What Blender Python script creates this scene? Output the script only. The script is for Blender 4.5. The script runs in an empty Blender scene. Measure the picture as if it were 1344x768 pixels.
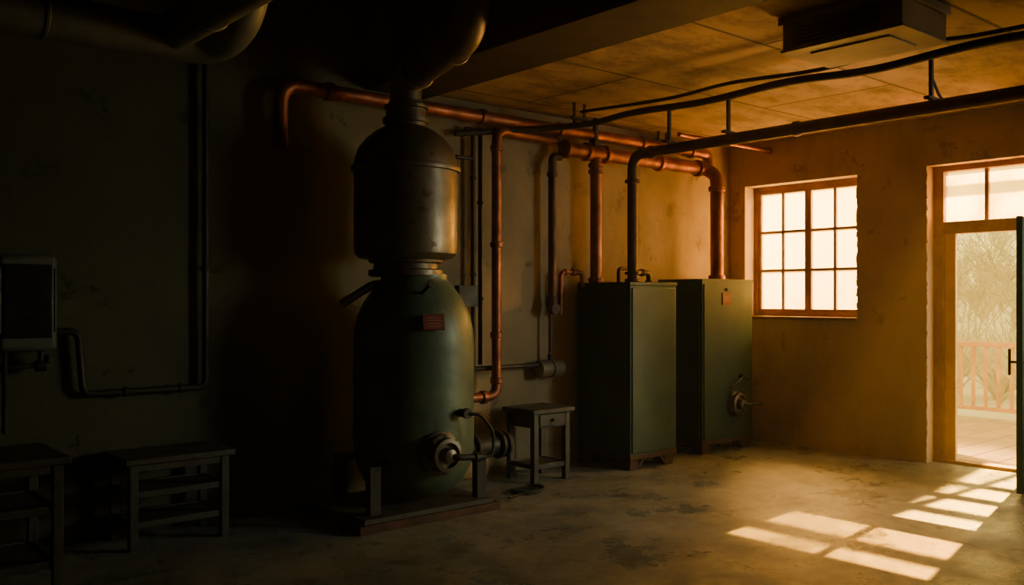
import bpy, bmesh, math, random
from mathutils import Vector, Matrix
random.seed(7)
S = bpy.context.scene

# ------------------------------------------------------------------ materials
def mat(name, c1, c2=None, rough=0.6, metal=0.0, scale=4.0, bump=0.15, detail=8, r2=None, bscale=None, spots=None):
    m = bpy.data.materials.new(name); m.use_nodes = True
    nt = m.node_tree; N = nt.nodes; L = nt.links
    b = N['Principled BSDF']
    tc = N.new('ShaderNodeTexCoord')
    n = N.new('ShaderNodeTexNoise'); n.inputs['Scale'].default_value = scale
    n.inputs['Detail'].default_value = detail; n.inputs['Roughness'].default_value = 0.62
    L.new(tc.outputs['Object'], n.inputs['Vector'])
    r = N.new('ShaderNodeValToRGB')
    r.color_ramp.elements[0].position = 0.35; r.color_ramp.elements[1].position = 0.65
    c2 = c2 or tuple(x*0.6 for x in c1)
    r.color_ramp.elements[0].color = (*c2, 1); r.color_ramp.elements[1].color = (*c1, 1)
    L.new(n.outputs['Fac'], r.inputs['Fac'])
    col = r.outputs['Color']
    if spots:
        n3 = N.new('ShaderNodeTexNoise'); n3.inputs['Scale'].default_value = spots[1]; n3.inputs['Detail'].default_value = 10
        n3.inputs['Roughness'].default_value = 0.7
        L.new(tc.outputs['Object'], n3.inputs['Vector'])
        r3 = N.new('ShaderNodeValToRGB'); r3.color_ramp.elements[0].position = spots[2]; r3.color_ramp.elements[1].position = spots[2]+0.06
        L.new(n3.outputs['Fac'], r3.inputs['Fac'])
        mx = N.new('ShaderNodeMixRGB'); mx.inputs[2].default_value = (*spots[0], 1)
        L.new(r3.outputs['Color'], mx.inputs[0]); L.new(col, mx.inputs[1]); col = mx.outputs[0]
    L.new(col, b.inputs['Base Color'])
    mr = N.new('ShaderNodeMapRange'); mr.inputs['To Min'].default_value = r2 if r2 is not None else min(1, rough+0.15)
    mr.inputs['To Max'].default_value = rough; mr.inputs['From Min'].default_value = 0.35; mr.inputs['From Max'].default_value = 0.65
    L.new(n.outputs['Fac'], mr.inputs['Value']); L.new(mr.outputs['Result'], b.inputs['Roughness'])
    b.inputs['Metallic'].default_value = metal
    n2 = N.new('ShaderNodeTexNoise'); n2.inputs['Scale'].default_value = bscale or scale*6; n2.inputs['Detail'].default_value = 6
    L.new(tc.outputs['Object'], n2.inputs['Vector'])
    bp = N.new('ShaderNodeBump'); bp.inputs['Strength'].default_value = bump; bp.inputs['Distance'].default_value = 0.02
    L.new(n2.outputs['Fac'], bp.inputs['Height']); L.new(bp.outputs['Normal'], b.inputs['Normal'])
    return m

M_green = mat('green_enamel', (0.12,0.175,0.118), (0.06,0.092,0.063), 0.38, 0.15, 3, 0.12, spots=((0.07,0.05,0.03),8,0.60))
M_green2 = mat('dark_green_panel', (0.026,0.072,0.048), (0.015,0.045,0.032), 0.45, 0.1, 2.5, 0.1, spots=((0.06,0.05,0.035),9,0.63))
M_steel = mat('aged_steel', (0.21,0.17,0.12), (0.085,0.075,0.055), 0.36, 0.65, 3, 0.1, spots=((0.08,0.05,0.028),6,0.58))
M_duct = mat('duct_steel', (0.20,0.23,0.21), (0.12,0.14,0.13), 0.42, 0.4, 3, 0.06)
M_copper = mat('copper_pipe_metal', (0.40,0.13,0.055), (0.14,0.043,0.021), 0.38, 0.65, 5, 0.15)
M_iron = mat('dark_iron', (0.05,0.045,0.038), (0.028,0.025,0.021), 0.5, 0.5, 6, 0.12)
M_rust = mat('rusty_brown_iron', (0.11,0.05,0.028), (0.05,0.026,0.017), 0.5, 0.5, 8, 0.2)
M_black = mat('black_rubber', (0.015,0.014,0.013), None, 0.6, 0, 8, 0.05)
M_wood = mat('dark_wood', (0.065,0.06,0.048), (0.035,0.033,0.028), 0.5, 0, 7, 0.15)
M_frame = mat('window_wood', (0.34,0.19,0.085), (0.20,0.11,0.05), 0.6, 0, 7, 0.2)
M_rail = mat('rail_wood', (0.66,0.44,0.14), (0.5,0.32,0.10), 0.6, 0, 5, 0.1)
M_casing = mat('grey_casing', (0.12,0.135,0.12), (0.085,0.095,0.085), 0.4, 0, 4, 0.02)
M_screen = mat('dark_panel', (0.02,0.022,0.025), None, 0.2, 0, 4, 0.01)
M_beige = mat('beige_canister', (0.20,0.15,0.09), (0.12,0.09,0.055), 0.5, 0.1, 6, 0.05)
M_label = mat('red_label', (0.26,0.035,0.02), (0.14,0.025,0.018), 0.5, 0, 60, 0.02)
M_cream = mat('label_print', (0.4,0.22,0.13), None, 0.6, 0, 30, 0.0)
M_ac = mat('unit_housing', (0.32,0.25,0.165), (0.24,0.185,0.125), 0.6, 0, 3, 0.03)
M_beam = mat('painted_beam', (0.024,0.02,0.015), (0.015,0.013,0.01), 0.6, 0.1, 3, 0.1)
M_bark = mat('hazy_bark', (0.60,0.54,0.34), (0.48,0.43,0.27), 0.9, 0, 4, 0.1)  # bark paled, outdoor mist put into the colour
M_ground = mat('hazy_hill_grass', (0.62,0.56,0.34), (0.50,0.45,0.27), 1.0, 0, 0.5, 0.2, bscale=3)  # grass brightened, distance haze put into the colour
M_porch = mat('porch_planks', (0.46,0.34,0.16), (0.34,0.25,0.12), 0.7, 0, 3, 0.1)

def plaster(name, cA, cB, cD, shade_tint=None):
    m = bpy.data.materials.new(name); m.use_nodes = True
    nt = m.node_tree; N = nt.nodes; L = nt.links; b = N['Principled BSDF']
    tc = N.new('ShaderNodeTexCoord')
    def noise(s, d=8, rg=0.6, vec=None):
        n = N.new('ShaderNodeTexNoise'); n.inputs['Scale'].default_value = s; n.inputs['Detail'].default_value = d
        n.inputs['Roughness'].default_value = rg; L.new(vec or tc.outputs['Object'], n.inputs['Vector']); return n
    def ramp(src, p0, p1, c0=(0,0,0), c1=(1,1,1)):
        r = N.new('ShaderNodeValToRGB'); e = r.color_ramp.elements
        e[0].position = p0; e[1].position = p1; e[0].color = (*c0,1); e[1].color = (*c1,1)
        L.new(src, r.inputs['Fac']); return r
    base = ramp(noise(1.4,12,0.7).outputs['Fac'], 0.34, 0.66, cB, cA)
    mp = N.new('ShaderNodeMapping'); mp.inputs['Scale'].default_value = (2.0,2.0,0.8); L.new(tc.outputs['Object'], mp.inputs['Vector'])
    streak = ramp(noise(1.0, 12, 0.7, mp.outputs['Vector']).outputs['Fac'], 0.48, 0.70)
    m1 = N.new('ShaderNodeMixRGB'); m1.inputs[2].default_value = (*cD,1)
    ml = N.new('ShaderNodeMath'); ml.operation='MULTIPLY'; ml.inputs[1].default_value = 0.5
    L.new(streak.outputs['Color'], ml.inputs[0]); L.new(ml.outputs[0], m1.inputs[0]); L.new(base.outputs['Color'], m1.inputs[1])
    patch = ramp(noise(3.1, 14, 0.75).outputs['Fac'], 0.60, 0.65)
    m2 = N.new('ShaderNodeMixRGB'); m2.inputs[2].default_value = (*[x*0.74 for x in cB],1)
    L.new(patch.outputs['Color'], m2.inputs[0]); L.new(m1.outputs[0], m2.inputs[1])
    out = m2.outputs[0]
    if shade_tint:  # shade painted in: plaster colour darkens towards the dim left end
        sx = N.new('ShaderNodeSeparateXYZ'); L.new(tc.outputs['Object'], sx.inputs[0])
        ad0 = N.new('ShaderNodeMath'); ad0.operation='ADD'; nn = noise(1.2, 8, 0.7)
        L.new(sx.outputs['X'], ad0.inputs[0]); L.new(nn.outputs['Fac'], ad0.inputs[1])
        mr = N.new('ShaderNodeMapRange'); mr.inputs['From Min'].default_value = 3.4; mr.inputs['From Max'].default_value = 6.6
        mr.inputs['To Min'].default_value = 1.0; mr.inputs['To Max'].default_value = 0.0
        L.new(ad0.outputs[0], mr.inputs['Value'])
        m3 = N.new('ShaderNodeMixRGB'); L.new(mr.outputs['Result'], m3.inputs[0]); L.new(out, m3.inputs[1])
        so = N.new('ShaderNodeMixRGB'); so.blend_type='MULTIPLY'; so.inputs[0].default_value = 1; so.inputs[2].default_value = (*shade_tint,1)
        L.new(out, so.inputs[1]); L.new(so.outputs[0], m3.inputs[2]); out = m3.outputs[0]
    L.new(out, b.inputs['Base Color']); b.inputs['Roughness'].default_value = 0.88
    bp = N.new('ShaderNodeBump'); bp.inputs['Strength'].default_value = 0.6; bp.inputs['Distance'].default_value = 0.025
    ad = N.new('ShaderNodeMath'); ad.operation='ADD'
    L.new(noise(6, 14, 0.75).outputs['Fac'], ad.inputs[0]); L.new(patch.outputs['Color'], ad.inputs[1])
    L.new(ad.outputs[0], bp.inputs['Height']); L.new(bp.outputs['Normal'], b.inputs['Normal'])
    return m
M_wall = plaster('stained_plaster', (0.52,0.39,0.23), (0.42,0.31,0.18), (0.23,0.16,0.09))
M_wallb = plaster('stained_shaded_plaster', (0.44,0.33,0.19), (0.35,0.26,0.15), (0.19,0.135,0.08), (0.20,0.27,0.275))

def floor_mat():
    m = bpy.data.materials.new('worn_concrete'); m.use_nodes = True
    nt = m.node_tree; N = nt.nodes; L = nt.links; b = N['Principled BSDF']
    tc = N.new('ShaderNodeTexCoord')
    def noise(s, d=8, rg=0.6):
        n = N.new('ShaderNodeTexNoise'); n.inputs['Scale'].default_value = s; n.inputs['Detail'].default_value = d
        n.inputs['Roughness'].default_value = rg; L.new(tc.outputs['Object'], n.inputs['Vector']); return n
    def ramp(src, p0, p1, c0=(0,0,0), c1=(1,1,1)):
        r = N.new('ShaderNodeValToRGB'); e = r.color_ramp.elements
        e[0].position = p0; e[1].position = p1; e[0].color = (*c0,1); e[1].color = (*c1,1)
        L.new(src, r.inputs['Fac']); return r
    base = ramp(noise(1.6, 14, 0.75).outputs['Fac'], 0.36, 0.64, (0.11,0.125,0.12), (0.25,0.275,0.26))
    st = ramp(noise(2.2, 14, 0.75).outputs['Fac'], 0.54, 0.60)
    mx = N.new('ShaderNodeMixRGB'); mx.inputs[2].default_value = (0.06,0.066,0.062,1)
    ml = N.new('ShaderNodeMath'); ml.operation='MULTIPLY'; ml.inputs[1].default_value = 0.65
    L.new(st.outputs['Color'], ml.inputs[0]); L.new(ml.outputs[0], mx.inputs[0]); L.new(base.outputs['Color'], mx.inputs[1])
    vo = N.new('ShaderNodeTexVoronoi'); vo.feature = 'DISTANCE_TO_EDGE'; vo.inputs['Scale'].default_value = 0.55
    dn = noise(1.5, 8, 0.7); va = N.new('ShaderNodeMixRGB'); va.inputs[0].default_value = 0.25
    L.new(tc.outputs['Object'], va.inputs[1]); L.new(dn.outputs['Color'], va.inputs[2]); L.new(va.outputs[0], vo.inputs['Vector'])
    cr = ramp(vo.outputs['Distance'], 0.002, 0.007, (1,1,1), (0,0,0))
    m2 = N.new('ShaderNodeMixRGB'); m2.inputs[2].default_value = (0.05,0.045,0.04,1)
    ml2 = N.new('ShaderNodeMath'); ml2.operation='MULTIPLY'; ml2.inputs[1].default_value = 0.5
    L.new(cr.outputs['Color'], ml2.inputs[0]); L.new(ml2.outputs[0], m2.inputs[0]); L.new(mx.outputs[0], m2.inputs[1])
    L.new(m2.outputs[0], b.inputs['Base Color'])
    rr = ramp(noise(1.8, 12, 0.75).outputs['Fac'], 0.42, 0.6, (0.6,)*3, (0.18,)*3); L.new(rr.outputs['Color'], b.inputs['Roughness'])
    bp = N.new('ShaderNodeBump'); bp.inputs['Strength'].default_value = 0.45; bp.inputs['Distance'].default_value = 0.02
    L.new(noise(7, 14, 0.75).outputs['Fac'], bp.inputs['Height']); L.new(bp.outputs['Normal'], b.inputs['Normal'])
    return m
M_floor = floor_mat()

def ceil_mat():
    m = bpy.data.materials.new('board_marked_ceiling'); m.use_nodes = True
    nt = m.node_tree; N = nt.nodes; L = nt.links; b = N['Principled BSDF']
    tc = N.new('ShaderNodeTexCoord')
    br = N.new('ShaderNodeTexBrick'); br.inputs['Scale'].default_value = 1.0
    br.inputs['Brick Width'].default_value = 3.4; br.inputs['Row Height'].default_value = 1.15; br.inputs['Mortar Size'].default_value = 0.014
    br.inputs['Color1'].default_value = (0.44,0.29,0.16,1); br.inputs['Color2'].default_value = (0.37,0.245,0.14,1)
    br.inputs['Mortar'].default_value = (0.08,0.055,0.035,1)
    L.new(tc.outputs['Object'], br.inputs['Vector'])
    n = N.new('ShaderNodeTexNoise'); n.inputs['Scale'].default_value = 1.7; n.inputs['Detail'].default_value = 14; n.inputs['Roughness'].default_value = 0.75
    mp = N.new('ShaderNodeMapping'); mp.inputs['Scale'].default_value = (1.0,1.8,1); L.new(tc.outputs['Object'], mp.inputs['Vector']); L.new(mp.outputs[0], n.inputs['Vector'])
    r = N.new('ShaderNodeValToRGB'); r.color_ramp.elements[0].position = 0.46; r.color_ramp.elements[1].position = 0.60
    L.new(n.outputs['Fac'], r.inputs['Fac'])
    mx = N.new('ShaderNodeMixRGB'); mx.inputs[2].default_value = (0.12,0.08,0.048,1)
    ml = N.new('ShaderNodeMath'); ml.operation='MULTIPLY'; ml.inputs[1].default_value = 0.8
    L.new(r.outputs['Color'], ml.inputs[0]); L.new(ml.outputs[0], mx.inputs[0]); L.new(br.outputs['Color'], mx.inputs[1])
    L.new(mx.outputs[0], b.inputs['Base Color']); b.inputs['Roughness'].default_value = 0.85
    bp = N.new('ShaderNodeBump'); bp.inputs['Strength'].default_value = 0.4; bp.inputs['Distance'].default_value = 0.02; bp.invert = True
    L.new(br.outputs['Fac'], bp.inputs['Height']); L.new(bp.outputs['Normal'], b.inputs['Normal'])
    return m
M_ceil = ceil_mat()

def glass_mat(name, lo, hi):
    m = bpy.data.materials.new(name); m.use_nodes = True
    nt = m.node_tree; N = nt.nodes; L = nt.links
    for n in list(N): N.remove(n)
    o = N.new('ShaderNodeOutputMaterial'); tr = N.new('ShaderNodeBsdfTransparent'); tl = N.new('ShaderNodeBsdfTranslucent')
    tl.inputs['Color'].default_value = (0.98,0.84,0.48,1); tr.inputs['Color'].default_value = (1.0,0.92,0.72,1)
    tc = N.new('ShaderNodeTexCoord'); n = N.new('ShaderNodeTexNoise'); n.inputs['Scale'].default_value = 3
    n.inputs['Detail'].default_value = 8
    L.new(tc.outputs['Object'], n.inputs['Vector'])
    mr = N.new('ShaderNodeMapRange'); mr.inputs['To Min'].default_value = lo; mr.inputs['To Max'].default_value = hi
    mr.inputs['From Min'].default_value = 0.3; mr.inputs['From Max'].default_value = 0.7
    L.new(n.outputs['Fac'], mr.inputs['Value'])
    mx = N.new('ShaderNodeMixShader'); L.new(mr.outputs['Result'], mx.inputs[0]); L.new(tr.outputs[0], mx.inputs[1]); L.new(tl.outputs[0], mx.inputs[2])
    L.new(mx.outputs[0], o.inputs['Surface'])
    return m
M_glass = glass_mat('clear_dusty_glass', 0.05, 0.3)
M_glass2 = glass_mat('frosted_dusty_glass', 0.4, 0.9)

def haze_mat(name, dens, col, an):
    m = bpy.data.materials.new(name); m.use_nodes = True
    nt = m.node_tree; N = nt.nodes; L = nt.links
    for n in list(N): N.remove(n)
    o = N.new('ShaderNodeOutputMaterial'); v = N.new('ShaderNodeVolumeScatter')
    v.inputs['Color'].default_value = (*col,1); v.inputs['Density'].default_value = dens; v.inputs['Anisotropy'].default_value = an
    L.new(v.outputs[0], o.inputs['Volume']); return m

# ------------------------------------------------------------------ mesh builder
class B:
    def __init__(s): s.v=[]; s.f=[]; s.m=[]; s.sm=[]; s.mats=[]
    def mi(s, m):
        if m not in s.mats: s.mats.append(m)
        return s.mats.index(m)
    def add(s, vs, fs, m, sm=False):
        o=len(s.v); s.v += [tuple(v) for v in vs]; i=s.mi(m)
        for f in fs: s.f.append([o+k for k in f]); s.m.append(i); s.sm.append(sm)
    def box(s, x0,x1,y0,y1,z0,z1, m, M=None):
        vs=[Vector((x,y,z)) for x in (x0,x1) for y in (y0,y1) for z in (z0,z1)]
        if M: vs=[M@v for v in vs]
        s.add(vs, [(0,1,3,2),(4,6,7,5),(0,4,5,1),(2,3,7,6),(0,2,6,4),(1,5,7,3)], m)
    def bar(s, p0, p1, w, h, m):
        p0=Vector(p0); p1=Vector(p1); d=p1-p0; L=d.length
        q=d.to_track_quat('Z','Y').to_matrix().to_4x4()
        s.box(-w/2,w/2,-h/2,h/2,0,L,m,Matrix.Translation(p0)@q)
    def lathe(s, prof, o, ax=(0,0,1), m=None, seg=40, cap=True):
        o=Vector(o); ax=Vector(ax).normalized(); q=ax.to_track_quat('Z','Y').to_matrix()
        vs=[]; fs=[]; n=len(prof)
        for (r,z) in prof:
            for k in range(seg):
                a=2*math.pi*k/seg; vs.append(o+q@Vector((max(r,1e-4)*math.cos(a),max(r,1e-4)*math.sin(a),z)))
        for i in range(n-1):
            for k in range(seg):
                k2=(k+1)%seg; fs.append((i*seg+k,i*seg+k2,(i+1)*seg+k2,(i+1)*seg+k))
        if cap: fs.append(tuple(range(seg))[::-1]); fs.append(tuple((n-1)*seg+k for k in range(seg)))
        s.add(vs, fs, m, True)
    def cyl(s, p0, p1, r, m, seg=24):
        p0=Vector(p0); p1=Vector(p1); s.lathe([(r,0),(r,(p1-p0).length)], p0, p1-p0, m, seg)
    def ring(s, c, ax, r, h, m, seg=32):
        c=Vector(c); ax=Vector(ax).normalized(); b=min(0.006,h*0.3)
        s.lathe([(r-b,-h/2),(r,-h/2+b),(r,h/2-b),(r-b,h/2)], c, ax, m, seg)
    def tube(s, pts, r, m, fil=0.08, seg=14, n=6):
        P=[Vector(p) for p in pts]; out=[P[0]]
        for i in range(1,len(P)-1):
            a=P[i-1]-P[i]; c=P[i+1]-P[i]; d=min(fil,a.length*0.49,c.length*0.49)
            A=P[i]+a.normalized()*d; C=P[i]+c.normalized()*d
            if fil<=0: out.append(P[i]); continue
            for k in range(n+1):
                t=k/n; out.append(A*(1-t)**2+P[i]*2*t*(1-t)+C*t*t)
        out.append(P[-1])
        vs=[]; fs=[]; T0=(out[1]-out[0]).normalized()
        nrm=T0.orthogonal().normalized()
        for i,p in enumerate(out):
            if i==0: T=T0
            elif i==len(out)-1: T=(out[i]-out[i-1]).normalized()
            else:
                T=((out[i]-out[i-1]).normalized()+(out[i+1]-out[i]).normalized()).normalized()
            nrm=(nrm-T*nrm.dot(T)).normalized(); bn=T.cross(nrm)
            for k in range(seg):
                a=2*math.pi*k/seg; vs.append(p+nrm*(r*math.cos(a))+bn*(r*math.sin(a)))
        for i in range(len(out)-1):
            for k in range(seg):
                k2=(k+1)%seg; fs.append((i*seg+k,i*seg+k2,(i+1)*seg+k2,(i+1)*seg+k))
        fs.append(tuple(range(seg))[::-1]); fs.append(tuple((len(out)-1)*seg+k for k in range(seg)))
        s.add(vs,fs,m,True)
    def curve(s, pts, r, m, seg=8, n=10):
        P=[Vector(p) for p in pts]; P=[P[0]*2-P[1]]+P+[P[-1]*2-P[-2]]; out=[]
        for i in range(1,len(P)-2):
            for k in range(n):
                t=k/n; a,b,c,d=P[i-1:i+3]
                out.append(0.5*((2*b)+(c-a)*t+(2*a-5*b+4*c-d)*t*t+(3*b-a-3*c+d)*t**3))
        out.append(P[-2]); s.tube(out, r, m, 0, seg)
    def build(s, name, bevel=0.0, ang=35):
        me=bpy.data.meshes.new(name); me.from_pydata(s.v,[],s.f)
        for m in s.mats: me.materials.append(m)
        for p,i,sm in zip(me.polygons,s.m,s.sm): p.material_index=i; p.use_smooth=sm
        bm=bmesh.new(); bm.from_mesh(me); bmesh.ops.recalc_face_normals(bm, faces=bm.faces); bm.to_mesh(me); bm.free()
        me.set_sharp_from_angle(angle=math.radians(ang))
        ob=bpy.data.objects.new(name, me); S.collection.objects.link(ob)
        if bevel:
            bv=ob.modifiers.new('bevel','BEVEL'); bv.width=bevel; bv.segments=2; bv.limit_method='ANGLE'; bv.angle_limit=math.radians(50)
        return ob

# ------------------------------------------------------------------ room shell
YB=6.05; XR=8.3; XO=8.6; H=3.15; HH=3.9
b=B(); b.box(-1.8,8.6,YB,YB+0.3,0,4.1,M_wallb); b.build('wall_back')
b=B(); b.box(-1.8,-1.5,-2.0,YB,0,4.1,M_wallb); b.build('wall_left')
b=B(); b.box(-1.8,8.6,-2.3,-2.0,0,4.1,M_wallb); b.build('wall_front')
W1=(4.56,5.85,1.31,2.70); D1=(3.00,3.885,0.0,2.71); W2=(-0.6,1.9,1.0,2.7)
b=B()
def cell(y0,y1,z0,z1): b.box(XR,XO,y0,y1,z0,z1,M_wall)
cell(-2.0,W2[0],0,4.1); cell(W2[0],W2[1],0,W2[2]); cell(W2[0],W2[1],W2[3],4.1)
cell(W2[1],D1[0],0,4.1); cell(D1[0],D1[1],D1[3],4.1)
cell(D1[1],W1[0],0,4.1); cell(W1[0],W1[1],0,W1[2]); cell(W1[0],W1[1],W1[3],4.1); cell(W1[1],YB,0,4.1)
b.build('wall_right')
b=B(); rp_=random.Random(3)
def arris(p0,p1,k):
    p0=Vector(p0); p1=Vector(p1)
    for i in range(k):
        t=rp_.random(); c=p0.lerp(p1,t); s=rp_.uniform(.003,.010)
        M=Matrix.Translation(c)@Matrix.Rotation(rp_.uniform(-.3,.3),4,'X')@Matrix.Rotation(rp_.uniform(-.6,.6),4,'Z')
        b.box(-s*.5,s*.5,-s,s,-s*3,s*3,M_wall,M)
arris((XR,W1[0],W1[2]),(XR,W1[0],W1[3]),60)
arris((XR,D1[1],0.03),(XR,D1[1],D1[3]),90)
b.build('trim_3',0.002)
b=B(); b.box(-1.8,8.6,-2.3,YB+0.3,-0.15,0,M_floor); b.build('floor')
b=B(); b.box(4.0,XR,-2.0,YB,H,4.1,M_ceil); b.build('ceiling')
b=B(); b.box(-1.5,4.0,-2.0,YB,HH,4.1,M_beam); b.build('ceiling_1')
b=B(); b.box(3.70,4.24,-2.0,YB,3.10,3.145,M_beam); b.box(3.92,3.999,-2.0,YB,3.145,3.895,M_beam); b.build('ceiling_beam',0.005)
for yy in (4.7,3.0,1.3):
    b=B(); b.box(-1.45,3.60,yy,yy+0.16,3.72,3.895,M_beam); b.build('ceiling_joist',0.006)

# ------------------------------------------------------------------ windows / door
def window(name, y0,y1,z0,z1, cols, rows, x=8.47, split=2, g=M_glass):
    b=B(); d=0.06; f=0.045
    b.box(x,x+d,y0,y1,z1-f,z1,M_frame); b.box(x,x+d,y0,y1,z0,z0+f,M_frame)
    b.box(x,x+d,y0,y0+f,z0+f,z1-f,M_frame); b.box(x,x+d,y1-f,y1,z0+f,z1-f,M_frame)
    iy0,iy1,iz0,iz1=y0+f,y1-f,z0+f,z1-f; cw=(iy1-iy0)/split
    for k in range(split):
        a=iy0+k*cw; c=a+cw; e=0.035
        b.box(x+.01,x+.05,a,a+e,iz0,iz1,M_frame); b.box(x+.01,x+.05,c-e,c,iz0,iz1,M_frame)
        b.box(x+.01,x+.05,a+e,c-e,iz0,iz0+e,M_frame); b.box(x+.01,x+.05,a+e,c-e,iz1-e,iz1,M_frame)
        for j in range(1,cols): yy=a+e+(cw-2*e)*j/cols; b.box(x+.015,x+.045,yy-.013,yy+.013,iz0+e,iz1-e,M_frame)
        for j in range(1,rows): zz=iz0+e+(iz1-iz0-2*e)*j/rows; b.box(x+.016,x+.044,a+e,c-e,zz-.013,zz+.013,M_frame)
    b.box(x+.028,x+.031,iy0,iy1,iz0,iz1,g)
    b.build(name,0.004)
window('window_1',*W1,2,3,g=M_glass2)
window('window_2',*W2,2,3)
b=B(); b.box(8.28,8.47,W1[0],W1[1],W1[2]-0.03,W1[2]+0.004,M_frame); b.build('trim_1',0.005)
b=B(); x=8.44; y0,y1=D1[0],D1[1]
b.box(x,x+.1,y1-.09,y1,0,2.71,M_frame); b.box(x,x+.1,y0,y0+.07,0,2.71,M_frame)
b.box(x+.02,x+.06,y1-.19,y1-.09,0.03,2.09,M_rail)
b.box(x,x+.1,y0+.07,y1-.09,2.66,2.71,M_frame); b.box(x,x+.12,y0+.07,y1-.09,2.09,2.20,M_frame)
b.box(x+.03,x+.07,3.43-.016,3.43+.016,2.2,2.66,M_frame)
b.box(x+.048,x+.052,y0+.07,y1-.09,2.2,2.66,M_glass)
b.box(x-.02,x+.12,y0,y1,0,0.03,M_frame)
b.build('trim_2',0.005)
def leaf(name, hinge, tip, h, m, z0=0.035):
    b=B(); hx,hy=hinge; tx,ty=tip; L=math.hypot(tx-hx,ty-hy)
    R=Matrix.Translation((hx,hy,0))@Matrix.Rotation(math.atan2(ty-hy,tx-hx),4,'Z')
    t=0.022
    b.box(0,.1,-t,t,z0,h,m,R); b.box(L-.1,L,-t,t,z0,h,m,R)
    for (a,c) in ((z0,z0+.18),(h-.1,h),(0.95,1.07)): b.box(.1,L-.1,-t,t,a,c,m,R)
    b.box(.1,L-.1,-t*.4,t*.4,z0+.18,0.95,m,R); b.box(.1,L-.1,-t*.4,t*.4,1.07,h-.1,m,R)
    for s in (-1,1):
        b.cyl(R@Vector((L-.05,s*t,1.02)),R@Vector((L-.05,s*(t+.05),1.02)),.01,M_iron,10)
        b.cyl(R@Vector((L-.05,s*(t+.05),.92)),R@Vector((L-.05,s*(t+.05),1.12)),.01,M_iron,10)
    return b.build(name,0.004)
leaf('door_1',(8.28,2.98),(7.34,2.735),2.12,M_green2)
leaf('door_2',(8.62,3.86),(9.12,4.06),2.08,M_rail)

# ------------------------------------------------------------------ porch / exterior
b=B()
for i in range(24): b.box(8.62,12.1,0.2+i*0.3,0.2+i*0.3+0.29,-0.08,-0.01,M_porch)
b.build('porch_deck',0.004)
b=B(); xr=11.9
b.box(xr-.03,xr+.03,0.5,7.2,0.90,0.96,M_rail); b.box(xr-.02,xr+.02,0.5,7.2,0.10,0.15,M_rail)
for i in range(44): b.box(xr-.018,xr+.018,0.55+i*.152,0.55+i*.152+.04,0.15,0.90,M_rail)
for yy in (0.5,2.7,7.2): b.box(xr-.045,xr+.045,yy-.045,yy+.045,-0.01,1.02,M_rail)
b.build('porch_railing',0.004)
b=B()  # unseen slats added to break the door's sun patches into panes
for xx in (9.75,10.28,10.51,10.74): b.box(xx-.014,xx+.014,1.9,5.5,3.40,3.46,M_rail)
for yy in (2.3,5.2): b.box(9.6,11.6,yy-.02,yy+.02,3.34,3.40,M_rail)
b.box(10.2,11.54,3.68,3.71,3.46,3.50,M_rail)
b.box(11.46,11.54,1.9,5.5,3.40,3.46,M_rail); b.box(11.46,11.54,3.875,3.99,3.46,4.61,M_rail)  # added out-of-view upright blocks the left part of the sun patch
for yy in (2.3,5.2): b.box(11.46,11.54,yy-.04,yy+.04,-.01,3.34,M_rail)
for yy in (2.3,5.2): b.bar((9.62,yy,3.36),(8.62,yy,3.10),.04,.04,M_rail)
b.build('unseen_sun_slats',0.002)
def hill():
    n=60; vs=[]; fs=[]
    for i in range(n+1):
        for j in range(n+1):
            x=12.3+110*(i/n)**1.5; y=-30+140*j/n
            d=max(0,(x-20))/90
            z=-0.4+3.0*d+0.5*math.sin(x*.21+y*.13)*min(1,d*3)+0.4*math.sin(y*.37)*min(1,d*3)
            vs.append((x,y,z))
    for i in range(n):
        for j in range(n):
            a=i*(n+1)+j; fs.append((a,a+1,a+n+2,a+n+1))
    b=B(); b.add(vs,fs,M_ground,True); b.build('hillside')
hill()
def tree(px,py,h,seed):
    rnd=random.Random(seed); b=B()
    def br(p,d,L,r,lev):
        q=p+d*L*.5+Vector((rnd.uniform(-.06,.06),rnd.uniform(-.06,.06),0))*L; e=q+(d+Vector((rnd.uniform(-.2,.2),rnd.uniform(-.2,.2),.1))).normalized()*L*.5
        b.tube([p,q,e],r,M_bark,0.3,4,2)
        if lev<=0: return
        for k in range(4 if lev>1 else 6):
            t=rnd.uniform(.25,1); base=p.lerp(e,t)
            nd=(d*.7+Vector((rnd.uniform(-1,1),rnd.uniform(-1,1),rnd.uniform(-.1,.7)))).normalized()
            br(base,nd,L*rnd.uniform(.5,.75),max(r*.5,.008),lev-1)
    br(Vector((px,py,-0.3)),Vector((0,0,1)),h*.42,h*.008,4)
    return b.build('bare_tree')
rt=random.Random(5)
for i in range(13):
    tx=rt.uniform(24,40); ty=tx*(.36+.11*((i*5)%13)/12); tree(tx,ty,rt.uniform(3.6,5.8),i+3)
b=B(); rs=random.Random(11)
for i in range(60):
    sx=rs.uniform(16,30); sy=sx*rs.uniform(.33,.5); h=rs.uniform(.5,1.3)
    for k in range(26):
        a=rs.uniform(0,6.28); t=rs.uniform(.2,.9); p0=Vector((sx,sy,-.4)); p1=p0+Vector((math.cos(a)*t*h,math.sin(a)*t*h,h*rs.uniform(.6,1.1)))
        b.tube([p0,(p0+p1)/2+Vector((0,0,.1)),p1],.012,M_bark,.1,3,2)
b.build('dry_shrubs')

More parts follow.
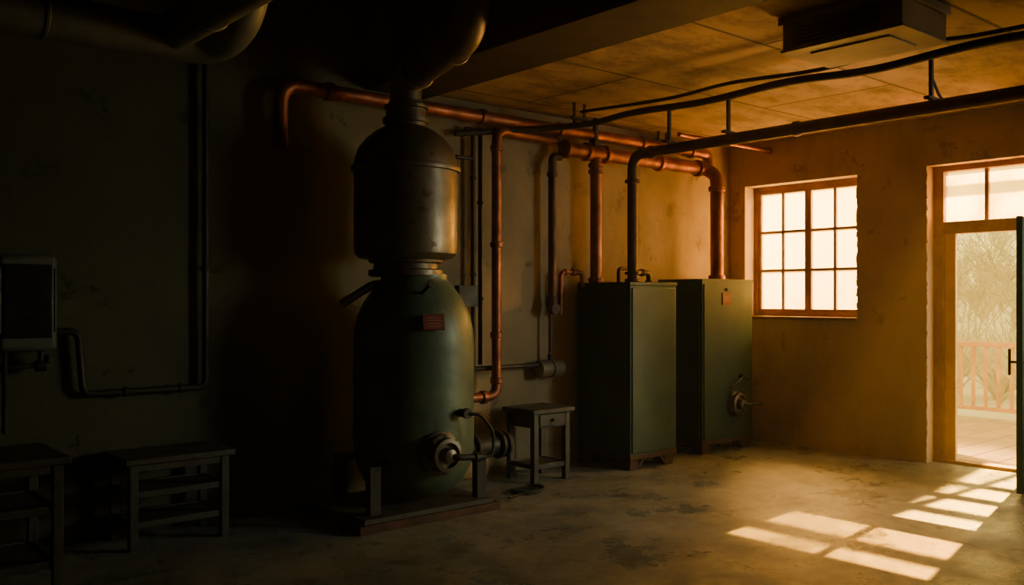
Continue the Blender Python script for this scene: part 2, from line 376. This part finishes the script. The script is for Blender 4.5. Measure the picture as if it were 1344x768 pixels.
# ------------------------------------------------------------------ main boiler
b=B(); C=(3.70,5.40,0); U=(3.65,5.43,0)
b.lathe([(0.02,.10),(.16,.11),(.27,.15),(.36,.23),(.405,.33),(.424,.45),(.427,.55),(.427,1.18),(.42,1.28),(.398,1.38),(.36,1.47),(.305,1.55),(.25,1.61),(.235,1.64),(.235,1.67)],C,(0,0,1),M_green,64)
b.lathe([(.25,1.655),(.265,1.665),(.265,1.70),(.23,1.71),(.225,1.745),(.26,1.755),(.265,1.775)],U,(0,0,1),M_steel,48)
b.lathe([(.25,1.77),(.33,1.785),(.36,1.815),(.366,1.85),(.366,2.39),(.386,2.395),(.39,2.41),(.386,2.43),(.366,2.435),(.362,2.48),(.335,2.56),(.28,2.63),(.21,2.685),(.15,2.715)],U,(0,0,1),M_steel,64)
b.lathe([(.15,2.70),(.15,2.74),(.165,2.745),(.165,2.775),(.145,2.78),(.14,2.84),(.158,2.845),(.158,2.865),(.13,2.87),(.12,2.9)],U,(0,0,1),M_steel,40)
b.tube([(3.65,5.43,2.86),(3.65,5.43,3.06),(3.44,4.42,3.12),(3.40,4.30,3.89)],.112,M_steel,0.2,28,10)
b.ring((3.405,4.32,3.42),(0,0,1),.14,.03,M_steel); b.ring((3.405,4.32,3.36),(0,0,1),.13,.03,M_steel)
b.ring((3.607,5.22,3.073),(-.21,-1,.06),.128,.03,M_steel); b.ring((3.49,4.66,3.106),(-.21,-1,.06),.128,.03,M_steel)
b.box(3.02,4.16,5.00,5.86,0.0,0.055,M_rust); b.box(3.07,4.12,5.03,5.83,0.055,0.085,M_wood)
for (lx,ly) in ((3.20,5.14),(4.07,5.12),(3.30,5.74),(4.05,5.74)):
    b.box(lx-.04,lx+.04,ly-.03,ly+.03,.08,.40,M_iron)
    d=Vector((C[0]-lx,C[1]-ly,0)).normalized()*0.26
    b.bar((lx,ly,.36),(lx+d.x,ly+d.y,.42),.07,.05,M_iron)
bc=Vector((3.62,4.99,.46)); ax=Vector((-.05,-1,0)).normalized()
b.lathe([(.15,-.1),(.15,.02),(.135,.03),(.135,.07),(.115,.08),(.11,.12),(.085,.125),(.08,.09),(.05,.09),(.045,.15),(.02,.16)],bc,ax,M_steel,40)
for k in range(8):
    a=k*math.pi/4; p=bc+Vector((.122*math.cos(a),-.02,.122*math.sin(a))); b.cyl(p,p+ax*.065,.01,M_iron,8)
b.tube([bc+ax*.13,bc+ax*.17+Vector((.04,0,-.01)),(3.86,4.80,.435)],.022,M_iron,.04)
b.ring((3.80,4.805,.437),(1,0,0),.032,.05,M_iron)
b.cyl((3.79,5.0,.72),(3.80,4.93,.72),.028,M_iron); b.cyl((3.80,4.93,.72),(3.80,4.90,.72),.036,M_iron)
b.curve([(3.80,4.91,.72),(3.88,4.86,.70),(3.95,4.83,.60),(3.955,4.82,.50),(3.92,4.80,.44),(3.85,4.80,.435)],.011,M_black)
b.cyl((4.05,5.36,.39),(4.50,5.36,.39),.075,M_iron,28); b.ring((4.20,5.36,.39),(1,0,0),.105,.03,M_iron); b.ring((4.44,5.36,.39),(1,0,0),.105,.035,M_iron); b.ring((4.50,5.36,.39),(1,0,0),.10,.03,M_iron)
b.cyl((4.50,5.36,.39),(4.56,5.36,.39),.045,M_rust)
b.cyl((3.57,5.11,1.54),(3.56,5.0,1.60),.012,M_iron,10); b.ring((3.56,5.0,1.60),(0,-1,.3),.028,.012,M_iron,16)
b.tube([(3.52,5.4,1.60),(3.38,5.43,1.60),(3.17,5.5,1.46)],.03,M_steel,.05)
b.box(4.18,4.36,5.50,5.56,1.44,1.60,M_iron); b.bar((3.95,5.5,1.50),(4.2,5.53,1.50),.03,.03,M_iron)
R=Matrix.Translation((3.567,4.982,1.34))@Matrix.Rotation(math.radians(-17),4,'Z')@Matrix.Rotation(math.radians(-14),4,'X')
b.box(-.075,.075,-.014,.012,-.05,.055,M_label,R)
for zz,w in ((.03,.05),(.012,.06),(-.01,.045),(-.03,.055)): b.box(-w,w,-.016,-.013,zz-.003,zz+.003,M_cream,R)
b.build('water_boiler',0.003)
b=B(); pts=[]
for k in range(26):
    a=k*.55; pts.append((4.66+.13*math.cos(a)+.002*k,5.30+.10*math.sin(a),.012+.0008*k))
pts=[(4.42,5.20,.012)]+pts; b.curve(pts,.009,M_black,6,4); b.build('coiled_hose')

# ------------------------------------------------------------------ cabinet boilers
def cabinet(name,x0,x1,y0,y1,z1,burner):
    b=B(); p=M_rust; z0=.13
    for (fx,fy) in ((x0+.02,y0+.02),(x1-.14,y0+.02),(x0+.02,y1-.14),(x1-.14,y1-.14)): b.box(fx,fx+.12,fy,fy+.12,0,.11,p)
    b.box(x0-.005,x1+.005,y0-.005,y1,.09,.135,p)
    for (ra,rb) in (((x0+.14,.03),(x0+.2,.095)),((x1-.14,.03),(x1-.2,.095))): b.bar((ra[0],y0+.03,ra[1]),(rb[0],y0+.03,rb[1]),.03,.03,p)
    b.box(x0,x1,y0,y1,z0,z1-.03,M_green2)
    b.box(x0-.008,x1+.008,y0-.008,y1,z1-.03,z1,M_green2)
    b.box(x0+.02,x1-.02,y0-.012,y0+.002,z0+.02,z1-.05,M_green2)
    b.box(x0-.008,x0+.002,y0+.03,y1-.03,z0+.02,z1-.05,M_green2)
    if burner:
        cx=x0+.50; c=Vector((cx,y0-.012,.46)); ax=(0,-1,0)
        b.lathe([(.125,0),(.125,.03),(.11,.035),(.11,.07),(.085,.08),(.08,.05),(.055,.05),(.05,.11),(.02,.12)],c,ax,M_steel,36)
        for k in range(8):
            a=k*math.pi/4; q=c+Vector((.117*math.cos(a),0,.117*math.sin(a))); b.cyl(q,q+Vector((0,-.045,0)),.008,M_iron,8)
        b.tube([c+Vector((0,-.10,0)),c+Vector((0,-.13,0)),c+Vector((.22,-.15,0))],.014,M_iron,.04); b.ring(c+Vector((.22,-.15,0)),(1,0,0),.022,.03,M_iron,16)
        b.curve([(cx-.11,y0-.04,.50),(cx-.12,y0-.06,.62),(cx-.02,y0-.07,.68),(cx+.08,y0-.05,.72)],.010,M_iron)
        b.cyl((cx+.09,y0,.73),(cx+.09,y0-.06,.73),.022,M_iron,16); b.cyl((cx+.09,y0-.05,.73),(cx+.17,y0-.06,.69),.009,M_iron,10)
        lx=x0+.36; b.box(lx-.065,lx+.065,y0-.02,y0-.01,z1-.25,z1-.13,M_label)
        for zz,w in ((.0,.04),(.022,.05),(-.022,.045)): b.box(lx-w,lx+w,y0-.022,y0-.019,z1-.19+zz-.004,z1-.19+zz+.004,M_cream)
        b.ring((lx,y0-.02,z1-.10),(0,-1,0),.014,.015,M_iron,16)
    return b.build(name,0.007)
cabinet('cabinet_boiler',5.93,6.55,5.36,6.0,1.645,False)
cabinet('cabinet_boiler',7.06,7.87,5.46,6.0,1.69,True)

# ------------------------------------------------------------------ pipes
def pipe(name, runs, flanges=(), m=M_copper):
    b=B()
    for (pts,r,fil) in runs: b.tube(pts,r,m,fil,18,8)
    for f in flanges:
        c,ax,r,h=f[:4]; b.ring(c,ax,r,h,f[4] if len(f)>4 else m,24)
    return b.build(name)
X=(1,0,0);Y=(0,1,0);Z=(0,0,1)
pipe('copper_main_pipe',[([(2.92,5.9,2.55),(2.92,5.9,3.0),(7.72,5.9,3.0),(7.72,5.9,2.86)],.052,.14)],
     [((x,5.9,3.0),X,.067,.06) for x in (3.3,4.72,5.6,6.7,7.45)])
pipe('copper_header_pipe',[([(5.62,5.86,2.83),(7.66,5.86,2.83),(7.66,5.74,2.75),(7.66,5.74,1.69)],.066,.09),([(6.02,5.86,2.8),(6.02,5.86,1.645)],.053,.05)],
     [((x,5.86,2.83),X,.085,.05) for x in (5.64,5.9,6.14,6.9,7.5)]+[((6.02,5.86,z),Z,.07,.04) for z in (2.72,2.66,1.67)]+[((7.66,5.74,z),Z,.085,.05) for z in (2.62,1.715)])
pipe('copper_riser_pipe',[([(5.60,5.93,2.90),(4.84,5.86,2.90),(4.84,5.86,.69),(4.45,5.86,.69)],.040,.1)],
     [((4.84,5.86,z),Z,.052,.05) for z in (2.75,1.95,1.2,.82)]+[((4.70,5.86,.69),X,.055,.05)])
pipe('thin_riser_pipe',[([(4.60,5.97,2.90),(4.68,5.97,2.90),(4.68,5.97,.9)],.018,.08),([(4.68,5.97,2.66),(4.5,5.97,2.66)],.016,.03)],[((4.68,5.97,z),Z,.028,.03) for z in (2.5,1.7)],M_iron)
pipe('thin_riser_pipe',[([(4.755,5.97,2.92),(4.755,5.97,.95)],.018,.08)],[((4.755,5.97,z),Z,.028,.03) for z in (2.3,1.5)],M_iron)
pipe('return_pipe',[([(5.62,5.9,2.76),(5.53,5.92,2.76),(5.53,5.92,1.45)],.036,.09),([(5.53,5.95,1.45),(5.53,5.95,1.02)],.012,.03)],[((5.53,5.92,2.6),Z,.047,.04),((5.53,5.92,1.48),Z,.05,.08),((5.53,5.90,1.41),Y,.055,.06)],M_rust)
pipe('supply_pipe',[([(5.92,5.93,1.60),(5.92,5.93,1.74),(5.64,5.93,1.74),(5.64,5.93,1.36)],.022,.07)],[((5.8,5.93,1.74),X,.034,.05),((5.70,5.93,1.74),X,.03,.03)])
pipe('bypass_pipe',[([(6.28,5.62,1.645),(6.28,5.62,1.74),(6.52,5.66,1.74),(6.52,5.66,1.645)],.024,.05),([(6.26,5.80,1.645),(6.26,5.80,1.78),(6.50,5.82,1.78),(6.50,5.82,1.645)],.018,.04)],[((6.52,5.66,1.66),Z,.034,.03),((6.4,5.64,1.74),X,.034,.04)],M_rust)
pipe('overhead_pipe',[([(6.2,5.575,1.645),(6.2,5.575,2.80),(6.2,-1.9,2.80)],.047,.14)],
     [((6.2,5.575,z),Z,.07,.03) for z in (1.665,1.73,2.56)]+[((6.2,y,2.80),Y,.058,.05) for y in (5.35,3.9,2.2)],M_rust)
pipe('ceiling_branch_pipe',[([(6.8,5.53,3.05),(XR,5.53,3.05)],.022,.05)],[((8.28,5.53,3.05),X,.035,.03)])
pipe('wall_branch_pipe',[([(4.45,5.93,.92),(5.36,5.93,.92)],.02,.05)],[((4.9,5.93,.92),X,.03,.03)],M_iron)
for (y,z0) in ((5.15,2.84),(4.53,2.84),(2.87,2.84)):
    b=B(); b.box(6.185,6.215,y-.012,y+.012,z0,H-.002,M_iron); b.box(6.13,6.27,y-.02,y+.02,2.85,2.87,M_iron); b.box(6.15,6.25,y-.03,y+.03,H-.015,H-.002,M_iron)
    b.build('pipe_hanger',0.002)
for (x,y,zz) in ((5.45,5.5,3.02),(7.0,5.9,3.06)):
    b=B()
    for dx in (-.06,.06): b.box(x+dx-.01,x+dx+.01,y-.01,y+.01,zz-.06,H-.002,M_iron)
    b.box(x-.09,x+.09,y-.015,y+.015,zz-.01,zz+.01,M_iron)
    b.build('pipe_clamp',0.002)
b=B(); b.box(6.0,6.03,5.84,5.88,2.90,H-.002,M_iron); b.box(5.97,6.06,5.82,5.9,2.89,2.95,M_iron); b.build('pipe_clamp',0.002)

def cable(name, pts, r): b=B(); b.curve(pts,r,M_black,8,8); b.build(name)
cable('power_cable',[(4.5,5.98,2.85),(5.1,5.8,2.93),(5.45,5.4,2.96),(5.46,4.9,2.98),(5.45,4.2,2.95),(5.45,3.5,2.97),(5.46,2.9,2.94),(5.45,2.2,2.965),(5.45,1.2,2.94),(5.45,-1.9,3.0)],.026)
cable('power_cable',[(5.47,5.5,3.08),(5.52,4.6,3.05),(5.5,4.0,3.06),(5.53,3.3,3.03),(5.5,2.6,3.05),(5.52,1.8,3.03),(5.5,-1.9,3.08)],.014)
cable('power_cable',[(6.21,2.87,3.0),(6.4,2.86,2.86),(6.6,2.7,2.84),(6.75,2.5,2.93),(6.9,2.1,3.12)],.010)

# ------------------------------------------------------------------ ceiling unit
b=B(); b.box(4.70,5.22,2.33,3.05,2.95,3.10,M_ac); b.box(4.68,5.24,2.31,3.07,3.10,H-.002,M_ac); b.box(4.69,5.23,2.32,3.06,2.94,2.955,M_ac)
for i in range(5): b.box(4.692,4.702,2.45,2.95,2.975+i*.022,2.983+i*.022,M_iron)
b.box(4.80,5.12,2.45,2.93,2.93,2.945,M_ac)
b.build('ceiling_fan_unit',0.006)

# ------------------------------------------------------------------ ducts top-left
b=B()
b.tube([(-1.49,5.05,2.93),(2.10,5.05,2.93),(2.10,4.65,3.02),(2.10,4.5,3.70)],.115,M_duct,.2,28,10)
b.tube([(1.84,5.0,2.96),(1.84,2.5,2.96),(1.84,2.5,3.71)],.105,M_duct,.2,28,10)
for x in (0.4,1.2): b.ring((x,5.05,2.93),X,.122,.025,M_duct)
b.ring((1.84,4.5,2.96),Y,.113,.025,M_duct)
b.build('ventilation_duct')

# ------------------------------------------------------------------ wall heater unit + pipes at left
b=B(); b.box(1.155,1.475,5.86,6.04,1.19,1.755,M_casing)
o=b.build('wall_heater',0.03)
b=B(); b.box(1.19,1.44,5.852,5.862,1.27,1.70,M_screen)
b.cyl((1.20,5.90,1.19),(1.20,5.90,.72),.014,M_iron,10)
b.tube([(1.17,5.94,1.10),(1.34,5.94,1.10),(1.40,5.94,1.12),(1.40,5.94,1.19)],.016,M_iron,.03)
b.ring((1.40,5.94,1.10),X,.032,.06,M_iron); b.ring((1.44,5.94,1.14),Z,.02,.05,M_iron)
for x in (1.17,1.46): b.box(x-.004,x+.004,5.858,5.864,1.3,1.68,M_duct)
p=b.build('heater_panel_and_valve',0.002); p.parent=o
pipe('wall_pipe',[([(1.475,5.99,1.30),(1.62,5.99,1.30),(1.65,5.99,.91),(2.42,5.99,.91),(2.42,5.99,3.1)],.022,.06)],[((1.9,5.99,.91),X,.032,.03),((2.25,5.99,.91),X,.032,.03),((2.42,5.99,1.7),Z,.032,.03)],M_iron)

# ------------------------------------------------------------------ tables
def bench(name,x0,x1,y0,y1,h,shelves,drawer=False):
    b=B(); l=.05; w=M_wood
    b.box(x0-.03,x1+.03,y0-.03,y1+.02,h-.035,h,w)
    for fx in (x0,x1-l):
        for fy in (y0,y1-l): b.box(fx,fx+l,fy,fy+l,0,h-.035,w)
    ap=.12 if drawer else .05
    b.box(x0+l,x1-l,y0+.008,y0+.028,h-.035-ap,h-.035,w); b.box(x0+l,x1-l,y1-.028,y1-.008,h-.035-ap,h-.035,w)
    b.box(x0+.008,x0+.028,y0+l,y1-l,h-.035-ap,h-.035,w); b.box(x1-.028,x1-.008,y0+l,y1-l,h-.035-ap,h-.035,w)
    for s in shelves:
        b.box(x0+.005,x1-.005,y0+.012,y0+.04,s-.02,s+.02,w); b.box(x0+.005,x1-.005,y1-.04,y1-.012,s-.02,s+.02,w)
        b.box(x0+.012,x0+.04,y0+.01,y1-.01,s-.02,s+.02,w); b.box(x1-.04,x1-.012,y0+.01,y1-.01,s-.02,s+.02,w)
        b.box(x0+.02,x1-.02,y0+.02,y1-.02,s-.005,s+.012,w)
    if drawer:
        b.box(x0+l+.01,x1-l-.01,y0-.006,y0+.01,h-.035-ap+.012,h-.045,w); b.ring(((x0+x1)/2,y0-.018,h-.035-ap/2),Y,.016,.02,M_iron,16)
    return b.build(name,0.004)
bench('wooden_bench',0.55,1.30,5.06,5.62,.69,(.42,.14))
bench('wooden_bench',1.79,2.40,5.56,5.96,.55,(.33,.15))
bench('side_table',4.93,5.33,5.49,5.84,.60,(.13,),True)

# ------------------------------------------------------------------ filter canister on wall
b=B()
b.lathe([(.03,0),(.075,.01),(.08,.03),(.08,.12),(.07,.13),(.07,.145),(.08,.15),(.08,.25),(.07,.28),(.03,.30)],(5.38,5.95,.88),X,M_beige,32)
b.box(5.46,5.60,5.96,6.04,.83,.93,M_iron); b.tube([(5.53,5.95,.95),(5.53,5.95,1.01)],.02,M_iron,.01)
b.build('filter_canister',0.002)

# ------------------------------------------------------------------ dusty air in the room
b=B(); b.box(-1.49,8.29,-1.99,6.04,0.01,3.09,haze_mat('dusty_air',0.011,(1.0,.88,.68),.3)); b.build('dust_haze')

# ------------------------------------------------------------------ world and lights
w=bpy.data.worlds.new('world'); S.world=w; w.use_nodes=True
nt=w.node_tree; bg=nt.nodes['Background']
tc=nt.nodes.new('ShaderNodeTexCoord'); sx=nt.nodes.new('ShaderNodeSeparateXYZ'); nt.links.new(tc.outputs['Generated'],sx.inputs[0])
rp=nt.nodes.new('ShaderNodeValToRGB'); e=rp.color_ramp.elements
e[0].position=0.0; e[0].color=(1.0,0.70,0.12,1); e[1].position=0.5; e[1].color=(0.95,0.70,0.22,1)
nt.links.new(sx.outputs['Z'],rp.inputs['Fac']); nt.links.new(rp.outputs['Color'],bg.inputs['Color']); bg.inputs['Strength'].default_value=3.8
def spot(name,loc,tgt,energy,half,blend,col,rad):
    l=bpy.data.lights.new(name,'SPOT'); l.energy=energy; l.spot_size=math.radians(half*2); l.spot_blend=blend; l.color=col; l.shadow_soft_size=rad
    o=bpy.data.objects.new(name,l); S.collection.objects.link(o); o.location=loc
    o.rotation_euler=(Vector(tgt)-Vector(loc)).to_track_quat('-Z','Y').to_euler(); return o
def area(name,loc,tgt,energy,sx,sy,col,spread=180):
    l=bpy.data.lights.new(name,'AREA'); l.shape='RECTANGLE'; l.size=sx; l.size_y=sy; l.energy=energy; l.color=col; l.spread=math.radians(spread)
    o=bpy.data.objects.new(name,l); S.collection.objects.link(o); o.location=loc
    o.rotation_euler=(Vector(tgt)-Vector(loc)).to_track_quat('-Z','Z').to_euler(); return o
aim=Vector((-math.cos(math.radians(43.8)),-.115,-math.sin(math.radians(43.8))))
sl=Vector((13.0,4.09,5.88)); spot('sun_lamp',sl,sl+aim,95000,9.8,.06,(1.0,.46,.05),.025)
area('room_fill_area',(8.75,0.65,1.85),(5.6,4.9,0.8),36,2.4,1.6,(.9,1.0,.85),70)  # added fill light outside the off-view window, lifts the room
spot('reveal_fill_spot',(12.4,1.4,3.6),(8.5,5.2,2.0),9000,14,.6,(1.0,.6,.22),.6)  # added spot, warms the window reveal and nearby back wall
spot('shaft_fill_spot',(10.3,6.9,4.1),(7.6,3.6,0.0),13000,22,.5,(1.0,.54,.18),.35)  # added spot, throws a light shaft down through the window
spot('ceiling_fill_spot',(11.5,3.3,0.35),(7.0,3.3,2.9),1800,20,.5,(1.0,.45,.12),.5)  # added spot to warm the ceiling, stands in for deck bounce

# ------------------------------------------------------------------ camera
cd=bpy.data.cameras.new('camera'); co=bpy.data.objects.new('camera',cd); S.collection.objects.link(co)
co.location=(0,0,1.5); co.rotation_euler=(math.radians(90),0,math.radians(-40.53)); cd.lens=36*1200/1344; cd.sensor_width=36; cd.shift_y=8/1344
cd.clip_end=300
S.camera=co
